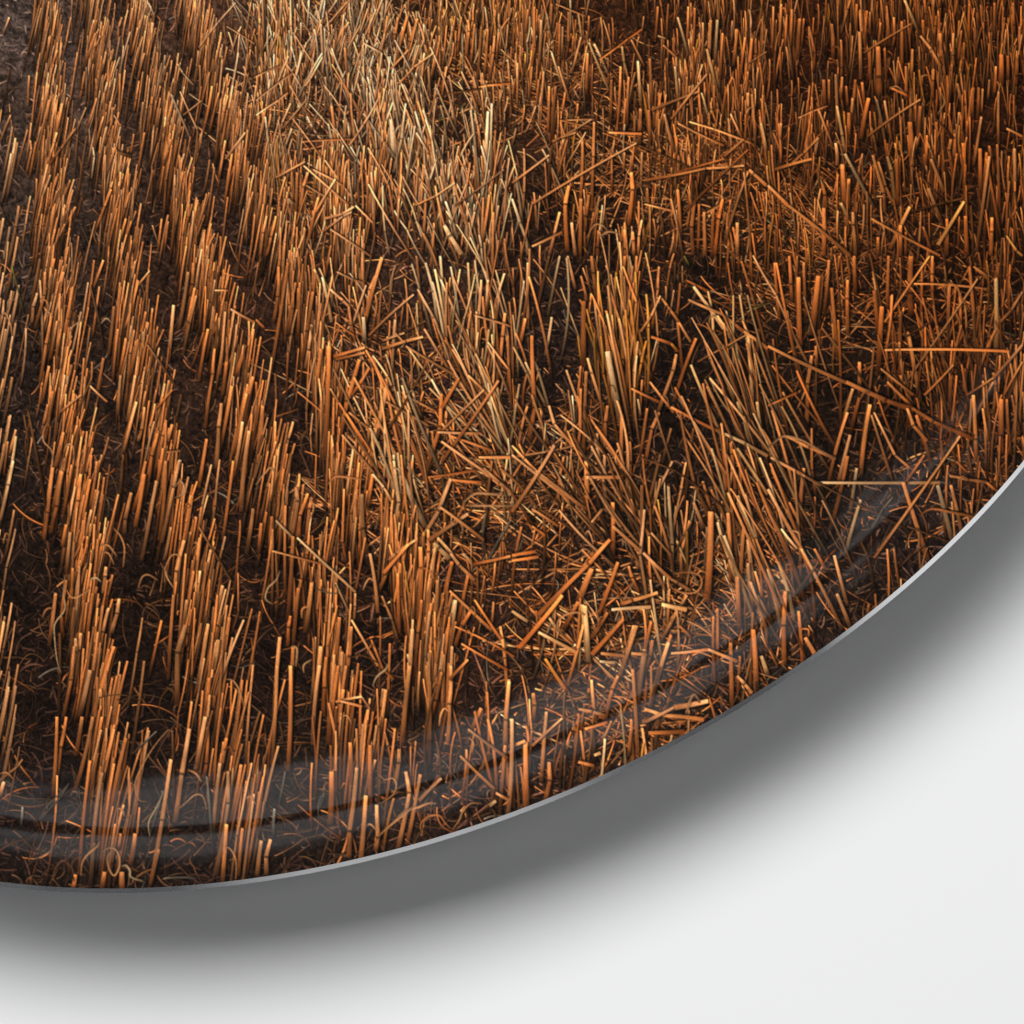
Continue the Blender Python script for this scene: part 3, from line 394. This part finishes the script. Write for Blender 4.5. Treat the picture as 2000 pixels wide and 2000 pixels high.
# ---- fallen straw
FALL = [(650, 60, 160, 90), (560, 230, 90, 110), (640, 400, 90, 80), (700, 560, 90, 80), (760, 700, 120, 110), (860, 850, 150, 120), (820, 980, 120, 90), (980, 1010, 150, 110), (1150, 1200, 150, 110), (1230, 1380, 130, 80),
        (1100, 900, 130, 100), (1250, 330, 160, 90), (1420, 300, 90, 60), (1600, 430, 180, 110), (1850, 600, 150, 160), (1450, 600, 120, 60), (1650, 640, 120, 70), (1900, 850, 110, 120), (1450, 1150, 140, 150), (1000, 150, 200, 120), (640, 980, 60, 60)]
for (fx, fy, rx, ry) in FALL:
    for _ in range(int(rx * ry / (55 if fy < 500 else 150))):
        x, y = fx + rs.normal(0, rx * .6), fy + rs.normal(0, ry * .6)
        sc = 0.60 + 0.00038 * max(y, 0)
        if rs.rand() < dark_at(x, y) * .75:
            continue
        ln = sc * (10 + rs.gamma(2.0, 20 if fy < 700 else 27))
        a = rs.choice([rs.normal(.62, .35), rs.normal(-.6, .4), rs.uniform(-1.5, 1.5)], p=[.45, .3, .25])
        k = rs.choice(['l', 'o', 'p', 'd'], p=[.34, .36, .1, .2])
        S.append((y + rs.uniform(-30, 10), 1, (x - math.cos(a) * ln, y - math.sin(a) * ln, x + math.cos(a) * ln, y + math.sin(a) * ln, sc * rs.uniform(2.0, 4.0), k, rs.normal(0, .05))))
# thin stray bits everywhere
for _ in range(11000):
    x, y = rs.uniform(PX0, 2250), rs.uniform(PY0, 1740)
    if rs.rand() < dark_at(x, y) * .6 or (x < 620 and rs.rand() < .35):
        continue
    sc = 0.60 + 0.00038 * max(y, 0)
    ln = sc * rs.gamma(2.5, 10)
    a = rs.uniform(-1.57, 1.57)
    S.append((y + rs.uniform(-40, 20), 1, (x - math.cos(a) * ln, y - math.sin(a) * ln, x + math.cos(a) * ln, y + math.sin(a) * ln, sc * rs.uniform(2, 3.6), rs.choice(['o', 'm', 'k', 'd'], p=[.13, .55, .08, .24]), rs.normal(0, .12))))
# leaning bundles: foot x, y, spread, how many, lean, spread of lean, shortest, longest, kinds
FANS = [(1540, 1080, 85, 180, 42, -.42, .12, 170, 330, 'plolo'), (1480, 850, 60, 60, 18, -.25, .1, 150, 260, 'plpo'), (960, 720, 110, 110, 44, -.12, .2, 120, 220, 'plo'),
        (930, 450, 140, 140, 48, -.1, .25, 90, 180, 'plo'), (780, 330, 150, 160, 60, -.1, .3, 80, 150, 'plol'), (1225, 790, 40, 90, 55, -.08, .12, 150, 260, 'oyol'),
        (800, 1010, 60, 90, 24, -.3, .15, 150, 300, 'lpo'), (640, 160, 120, 90, 70, .1, .35, 70, 130, 'plo'), (1250, 1080, 90, 120, 40, -.5, .3, 130, 260, 'lod'), (1700, 880, 120, 80, 22, -.1, .4, 150, 300, 'odl'),
        (1000, 900, 90, 120, 40, -.45, .25, 120, 260, 'lpo'), (1850, 800, 80, 90, 40, -.05, .3, 120, 220, 'ood')]
for (fx, fy, rx, ry, cnt, lm, ls_, l0, l1, ks) in FANS:
    for _ in range(cnt):
        x, y = fx + rs.normal(0, rx * .6), fy + rs.normal(0, ry * .6)
        ln = rs.uniform(l0, l1)
        lean = rs.normal(lm, ls_)
        sc = 0.60 + 0.00038 * max(y, 0)
        S.append((y + 60, 0, (x + lean * ln, y - ln, x, y, sc * rs.uniform(3.2, 5.8), ks[rs.randint(len(ks))], rs.normal(0, .025))))
# bright chaff and cut ends
for _ in range(3000):
    x, y = rs.uniform(380, 2250), rs.uniform(PY0, 1600)
    if x < 400 + .3 * max(y, 0) or rs.rand() < dark_at(x, y) * .8:
        continue
    sc = 0.60 + 0.00038 * max(y, 0)
    ln = sc * rs.uniform(3, 10)
    a = rs.uniform(-1.57, 1.57)
    S.append((y + rs.uniform(-40, 30), 1, (x - math.cos(a) * ln, y - math.sin(a) * ln, x + math.cos(a) * ln, y + math.sin(a) * ln, sc * rs.uniform(2, 4), rs.choice(['l', 'o', 'd'], p=[.25, .45, .3]), 0)))
# curly dead leaves
for _ in range(1000):
    x, y = rs.uniform(PX0, 2200), rs.uniform(PY0, 1740)
    if y < 600 and rs.rand() < .75:
        continue
    sc = 0.55 + 0.0004 * max(y, 0)
    r = rs.uniform(5, 15) * sc
    a0, sw = rs.uniform(0, 6.28), rs.choice([-1, 1]) * rs.uniform(1.0, 2.8)
    e = rs.uniform(.5, 1.0)
    tl = rs.uniform(0, 3.14)
    pts = []
    for j in range(5):
        a = a0 + sw * j / 4.0
        rr = r * (1 + .5 * j / 4)
        u, v = rr * math.cos(a), rr * e * math.sin(a)
        pts.append((x + u * math.cos(tl) - v * math.sin(tl), y + u * math.sin(tl) + v * math.cos(tl)))
    S.append((y, 2, (pts, sc * rs.uniform(2.2, 4.2), rs.choice([0, 1, 2], p=[.3, .5, .2]))))

# ---- the straws one can single out in the print: tile origin, then tip x y, foot x y, width, kind (tile units of 2.588)
TR = TRACED
for (ox, oy), txt in TR:
    for ent in txt.split(';'):
        f = ent.split()
        if len(f) < 5:
            continue
        v = [float(q) for q in f[:4]]
        wk = [q for q in f[4:]]
        wd = float(wk[0]) if wk[0][0].isdigit() else 6.0
        k = wk[-1] if wk[-1][0].isalpha() else 'o'
        X0, Y0, X1, Y1 = ox + v[0] * 2.588, oy + v[1] * 2.588, ox + v[2] * 2.588, oy + v[3] * 2.588
        lying = abs(X1 - X0) > 0.55 * abs(Y1 - Y0)
        S.append((max(Y0, Y1) + (90 if not lying else 230), 3 if not lying else 4, (X0, Y0, X1, Y1, wd * (.84 if Y0 > 500 else .8), k, rs.normal(0, .008))))

S.sort(key=lambda q: q[0])
for fy, t, a in S:
    if t == 2:
        pts, w, ci = a
        c = [(150, 100, 68), (112, 78, 58), (176, 132, 96)][ci]
        curl(pts, w * .75, tuple(v * .7 for v in tone(c, pts[0][0], pts[0][1], .2)))
    elif t == 0:
        straw(*a[:6], bend=a[6], fade=.95, foot=.44, shadow=.5, vary=.2)
    elif t == 1:
        straw(*a[:6], bend=a[6], fade=.25, foot=.8, shadow=.5, cap=.12, side=0.0, vary=.24)
    elif t == 3:
        straw(*a[:6], bend=a[6], fade=.45, foot=.68, shadow=.62, cap=.2, vary=.12)
    else:
        straw(*a[:6], bend=a[6], fade=.1, foot=.95, shadow=.62, cap=.08, side=.05, vary=.14)
for pts, w, c in CURLS:
    curl(pts, w * .5, tuple(v * .68 for v in tone(PAL[c][0], pts[0][0], pts[0][1], .05)))
CANVAS *= (0.93 + 0.14 * value_noise(CH, CW, 1.6, 31))[:, :, None]
CANVAS = np.clip(1.08 * np.clip(CANVAS, 0, 2) ** 1.08, 0.012, 1.0)

# ------------------------------------------------------------------ materials
def material(name):
    m = bpy.data.materials.new(name)
    m.use_nodes = True
    return m, m.node_tree, m.node_tree.nodes['Principled BSDF']


def wall_material():
    m, nt, b = material('white_painted_wall')
    tc = nt.nodes.new('ShaderNodeTexCoord')
    n1 = nt.nodes.new('ShaderNodeTexNoise')
    n1.inputs['Scale'].default_value = 3.0
    n1.inputs['Detail'].default_value = 4.0
    n2 = nt.nodes.new('ShaderNodeTexNoise')
    n2.inputs['Scale'].default_value = 900.0
    n2.inputs['Detail'].default_value = 2.0
    nt.links.new(tc.outputs['Object'], n1.inputs['Vector'])
    nt.links.new(tc.outputs['Object'], n2.inputs['Vector'])
    mx = nt.nodes.new('ShaderNodeMixRGB')
    mx.inputs['Color1'].default_value = (0.845, 0.845, 0.845, 1)
    mx.inputs['Color2'].default_value = (0.862, 0.862, 0.862, 1)
    nt.links.new(n1.outputs['Fac'], mx.inputs['Fac'])
    nt.links.new(mx.outputs['Color'], b.inputs['Base Color'])
    bp = nt.nodes.new('ShaderNodeBump')
    bp.inputs['Strength'].default_value = 0.04
    bp.inputs['Distance'].default_value = 0.0003
    nt.links.new(n2.outputs['Fac'], bp.inputs['Height'])
    nt.links.new(bp.outputs['Normal'], b.inputs['Normal'])
    b.inputs['Roughness'].default_value = 0.85
    b.inputs['Specular IOR Level'].default_value = 0.1
    return m


def metal_material(name, col, rough, brush):
    m, nt, b = material(name)
    b.inputs['Metallic'].default_value = 1.0
    b.inputs['Base Color'].default_value = (*col, 1)
    tc = nt.nodes.new('ShaderNodeTexCoord')
    n = nt.nodes.new('ShaderNodeTexNoise')
    n.inputs['Scale'].default_value = brush
    nt.links.new(tc.outputs['Object'], n.inputs['Vector'])
    mr = nt.nodes.new('ShaderNodeMapRange')
    mr.inputs['To Min'].default_value = rough * 0.85
    mr.inputs['To Max'].default_value = rough * 1.2
    nt.links.new(n.outputs['Fac'], mr.inputs['Value'])
    nt.links.new(mr.outputs['Result'], b.inputs['Roughness'])
    return m


def print_material():
    m, nt, b = material('glossy_printed_metal')
    at = nt.nodes.new('ShaderNodeAttribute')
    at.attribute_name = 'ink'
    tc = nt.nodes.new('ShaderNodeTexCoord')
    n = nt.nodes.new('ShaderNodeTexNoise')
    n.inputs['Scale'].default_value = 1400.0
    n.inputs['Detail'].default_value = 1.0
    nt.links.new(tc.outputs['Object'], n.inputs['Vector'])
    mr = nt.nodes.new('ShaderNodeMapRange')
    mr.inputs['To Min'].default_value = INK * 0.9
    mr.inputs['To Max'].default_value = INK * 1.1
    nt.links.new(n.outputs['Fac'], mr.inputs['Value'])
    mul = nt.nodes.new('ShaderNodeVectorMath')
    mul.operation = 'SCALE'
    nt.links.new(at.outputs['Color'], mul.inputs[0])
    nt.links.new(mr.outputs['Result'], mul.inputs['Scale'])
    nt.links.new(mul.outputs['Vector'], b.inputs['Base Color'])
    b.inputs['Roughness'].default_value = 0.7
    b.inputs['Specular IOR Level'].default_value = 0.0
    b.inputs['Coat Weight'].default_value = 0.3
    b.inputs['Coat IOR'].default_value = 1.5
    b.inputs['Coat Roughness'].default_value = 0.14
    # the clear coat is pressed into a shallow double fold a few centimetres in from the edge

    def math_node(op, a, b_=None, c=None):
        q = nt.nodes.new('ShaderNodeMath')
        q.operation = op
        for k, v in enumerate((a, b_, c)):
            if v is None:
                continue
            if isinstance(v, (int, float)):
                q.inputs[k].default_value = v
            else:
                nt.links.new(v, q.inputs[k])
        return q.outputs[0]

    def step(val, lo, hi):
        q = nt.nodes.new('ShaderNodeMapRange')
        q.interpolation_type = 'SMOOTHSTEP'
        flip = lo > hi
        q.inputs['From Min'].default_value = min(lo, hi)
        q.inputs['From Max'].default_value = max(lo, hi)
        q.inputs['To Min'].default_value = 1.0 if flip else 0.0
        q.inputs['To Max'].default_value = 0.0 if flip else 1.0
        nt.links.new(val, q.inputs['Value'])
        return q.outputs['Result']

    def ramp(val, lo, hi):
        o_ = step(val, lo, hi)
        o_.node.interpolation_type = 'LINEAR'
        o_.node.clamp = True
        return o_

    flat = nt.nodes.new('ShaderNodeVectorMath')
    flat.operation = 'MULTIPLY'
    flat.inputs[1].default_value = (1, 0, 1)
    nt.links.new(tc.outputs['Object'], flat.inputs[0])
    ln = nt.nodes.new('ShaderNodeVectorMath')
    ln.operation = 'LENGTH'
    nt.links.new(flat.outputs['Vector'], ln.inputs[0])
    d = math_node('SUBTRACT', 0.5, ln.outputs['Value'])
    wv = nt.nodes.new('ShaderNodeTexNoise')
    wv.inputs['Scale'].default_value = 19.0
    wv.inputs['Detail'].default_value = 2.5
    nt.links.new(tc.outputs['Object'], wv.inputs['Vector'])
    wave = math_node('MULTIPLY_ADD', wv.outputs['Fac'], 2.3, -0.22)
    t1 = math_node('MULTIPLY', math_node('MULTIPLY', ramp(d, 0.100, 0.048), step(d, 0.0425, 0.0500)), 8.8)
    t2 = math_node('MULTIPLY', math_node('MULTIPLY', step(d, 0.0425, 0.0345), ramp(d, 0.012, 0.034)), 6.0)
    ripple = math_node('MULTIPLY_ADD', math_node('SINE', math_node('MULTIPLY', d, 560.0)), 0.13, 0.93)
    tilt = math_node('MULTIPLY', math_node('MULTIPLY', math_node('MULTIPLY', math_node('ADD', t1, t2), ripple), wave), math.pi / 180)
    tan = math_node('TANGENT', tilt)
    rad_dir = nt.nodes.new('ShaderNodeVectorMath')
    rad_dir.operation = 'NORMALIZE'
    nt.links.new(flat.outputs['Vector'], rad_dir.inputs[0])
    sc = nt.nodes.new('ShaderNodeVectorMath')
    sc.operation = 'SCALE'
    nt.links.new(rad_dir.outputs['Vector'], sc.inputs[0])
    nt.links.new(tan, sc.inputs['Scale'])
    ad = nt.nodes.new('ShaderNodeVectorMath')
    ad.operation = 'ADD'
    ad.inputs[1].default_value = (0, -1, 0)
    nt.links.new(sc.outputs['Vector'], ad.inputs[0])
    tf = nt.nodes.new('ShaderNodeVectorTransform')
    tf.vector_type = 'NORMAL'
    tf.convert_from = 'OBJECT'
    tf.convert_to = 'WORLD'
    nt.links.new(ad.outputs['Vector'], tf.inputs['Vector'])
    nt.links.new(tf.outputs['Vector'], b.inputs['Coat Normal'])
    return m


INK = 1.06
M_WALL = wall_material()
M_PRINT = print_material()
M_RIM = metal_material('cut_aluminium_edge', (0.86, 0.86, 0.87), 0.235, 60.0)
M_BACK = metal_material('bare_aluminium_back', (0.55, 0.55, 0.56), 0.45, 30.0)

# ------------------------------------------------------------------ the wall
R = 0.5
GAP = 0.072                                # the print stands off the wall on a hanging frame


def mesh_object(name, verts, faces, mat, parent=None, smooth=False):
    me = bpy.data.meshes.new(name)
    me.from_pydata(verts, [], faces)
    me.materials.append(mat)
    if smooth:
        for p in me.polygons:
            p.use_smooth = True
    me.update()
    o = bpy.data.objects.new(name, me)
    COL.objects.link(o)
    if parent is not None:
        o.parent = parent
    return o


w0, w1, zt = -4.5, 4.5, 7.0
wall = mesh_object('wall', [(w0, GAP, -1.2), (w1, GAP, -1.2), (w1, GAP, zt), (w0, GAP, zt), (w0, GAP + .15, -1.2), (w1, GAP + .15, -1.2), (w1, GAP + .15, zt), (w0, GAP + .15, zt)],
                   [(0, 1, 2, 3), (5, 4, 7, 6), (4, 0, 3, 7), (1, 5, 6, 2), (3, 2, 6, 7), (4, 5, 1, 0)], M_WALL)
wall['kind'] = 'structure'

# ------------------------------------------------------------------ the round print
root = bpy.data.objects.new('round_wall_print', None)
COL.objects.link(root)
root.location = (0, 0, CZ)
root.empty_display_size = 0.1
root['label'] = 'round glossy metal print of orange stubble field standing off a white wall'
root['category'] = 'wall print'

HI = np.array([[3.73447861e-04, 1.24050297e-05, -2.71678543e-01],
               [-1.35693201e-04, -5.53428445e-04, 3.95890114e-01],
               [5.50078700e-05, 1.28598720e-04, 1.0]])      # picture units -> metres on the disc


def axis(a, b, lo, hi, fine, coarse):
    g = list(np.arange(a, lo, coarse)) + list(np.arange(lo, hi, fine)) + list(np.arange(hi, b + coarse, coarse))
    return np.array(g)


FINE = 1.36
gx = axis(-770, 2275, -30, 2030, FINE, 5.0)
gy = axis(-455, 1750, -30, 1741, FINE, 5.0)
nx, ny = len(gx), len(gy)
U, V = np.meshgrid(gx, gy)
U, V = U.ravel(), V.ravel()
den = HI[2, 0] * U + HI[2, 1] * V + 1.0
X = (HI[0, 0] * U + HI[0, 1] * V + HI[0, 2]) / den
Z = (HI[1, 0] * U + HI[1, 1] * V + HI[1, 2]) / den
rad = np.hypot(X, Z)
inside = rad < R
f = np.where(inside, 1.0, R / np.maximum(rad, 1e-9))
X, Z = X * f, Z * f
rad = np.minimum(rad, R)

Yh = 0 * rad
idx = np.arange(nx * ny).reshape(ny, nx)
a, b, c, d = idx[:-1, :-1].ravel(), idx[1:, :-1].ravel(), idx[1:, 1:].ravel(), idx[:-1, 1:].ravel()
keep = inside[a] | inside[b] | inside[c] | inside[d]
quads = np.stack([a, b, c, d], 1)[keep]
used = np.unique(quads)
remap = np.full(nx * ny, -1, np.int64)
remap[used] = np.arange(len(used))
quads = remap[quads]
co = np.stack([X[used], Yh[used], Z[used]], 1).astype(np.float32)
# ink colour at each vertex, from the canvas
cu = (U[used] - PX0) * K - 0.5
cv = (V[used] - PY0) * K - 0.5
i0 = np.clip(cu.astype(int), 0, CW - 2)
j0 = np.clip(cv.astype(int), 0, CH - 2)
fu = np.clip(cu - i0, 0, 1)[:, None]
fv = np.clip(cv - j0, 0, 1)[:, None]
ink = (CANVAS[j0, i0] * (1 - fu) + CANVAS[j0, i0 + 1] * fu) * (1 - fv) + (CANVAS[j0 + 1, i0] * (1 - fu) + CANVAS[j0 + 1, i0 + 1] * fu) * fv
ink = np.where(ink <= 0.04045, ink / 12.92, ((ink + 0.055) / 1.055) ** 2.4)

me = bpy.data.meshes.new('printed_face')
nv, nf = len(co), len(quads)
me.vertices.add(nv)
me.vertices.foreach_set('co', co.ravel())
me.loops.add(nf * 4)
me.loops.foreach_set('vertex_index', quads.ravel().astype(np.int32))
me.polygons.add(nf)
me.polygons.foreach_set('loop_start', np.arange(0, nf * 4, 4, dtype=np.int32))
me.polygons.foreach_set('loop_total', np.full(nf, 4, np.int32))
me.polygons.foreach_set('use_smooth', np.ones(nf, bool))
me.update(calc_edges=True)
me.validate()
ca = me.color_attributes.new('ink', 'FLOAT_COLOR', 'POINT')
ca.data.foreach_set('color', np.concatenate([ink, np.ones((nv, 1))], 1).astype(np.float32).ravel())
me.materials.append(M_PRINT)
face = bpy.data.objects.new('printed_face', me)
COL.objects.link(face)
face.parent = root
face['label'] = 'glossy printed photograph of cut straw stubble in rows with fallen straw'


def ring(profile, n, name, mat, closed_centre=False, smooth=True):
    """lathe a (radius, y) profile round the disc's axis"""
    vs, fs = [], []
    for (rr, yy) in profile:
        for i in range(n):
            t = 2 * math.pi * i / n
            vs.append((rr * math.cos(t), yy, rr * math.sin(t)))
    for k in range(len(profile) - 1):
        for i in range(n):
            j = (i + 1) % n
            fs.append((k * n + i, k * n + j, (k + 1) * n + j, (k + 1) * n + i))
    if closed_centre:
        fs.append(tuple((len(profile) - 1) * n + i for i in range(n)))
    o = mesh_object(name, vs, fs, mat, root, smooth)
    return o


ring([(R, 0.00002), (R + 0.0013, 0.00225)], 1440, 'metal_edge', M_RIM)
ring([(R + 0.0013, 0.00227), (R - 0.004, 0.0026), (0.03, 0.0026)], 720, 'back_panel', M_BACK, True, False)
# hanging frame: four bars between panel and wall
h = 0.20
bars = []
vs, fs = [], []


def bar(x0, x1, z0, z1, y0, y1):
    s = len(vs)
    vs.extend([(x0, y0, z0), (x1, y0, z0), (x1, y0, z1), (x0, y0, z1), (x0, y1, z0), (x1, y1, z0), (x1, y1, z1), (x0, y1, z1)])
    fs.extend([tuple(s + q for q in fc) for fc in [(0, 1, 2, 3), (5, 4, 7, 6), (4, 0, 3, 7), (1, 5, 6, 2), (3, 2, 6, 7), (4, 5, 1, 0)]])


bar(-h, h, h - .03, h, .0028, GAP - .001)
bar(-h, h, -h, -h + .03, .0028, GAP - .001)
bar(-h, -h + .03, -h + .031, h - .031, .0028, GAP - .001)
bar(h - .03, h, -h + .031, h - .031, .0028, GAP - .001)
mesh_object('hanging_frame', vs, fs, M_BACK, root)
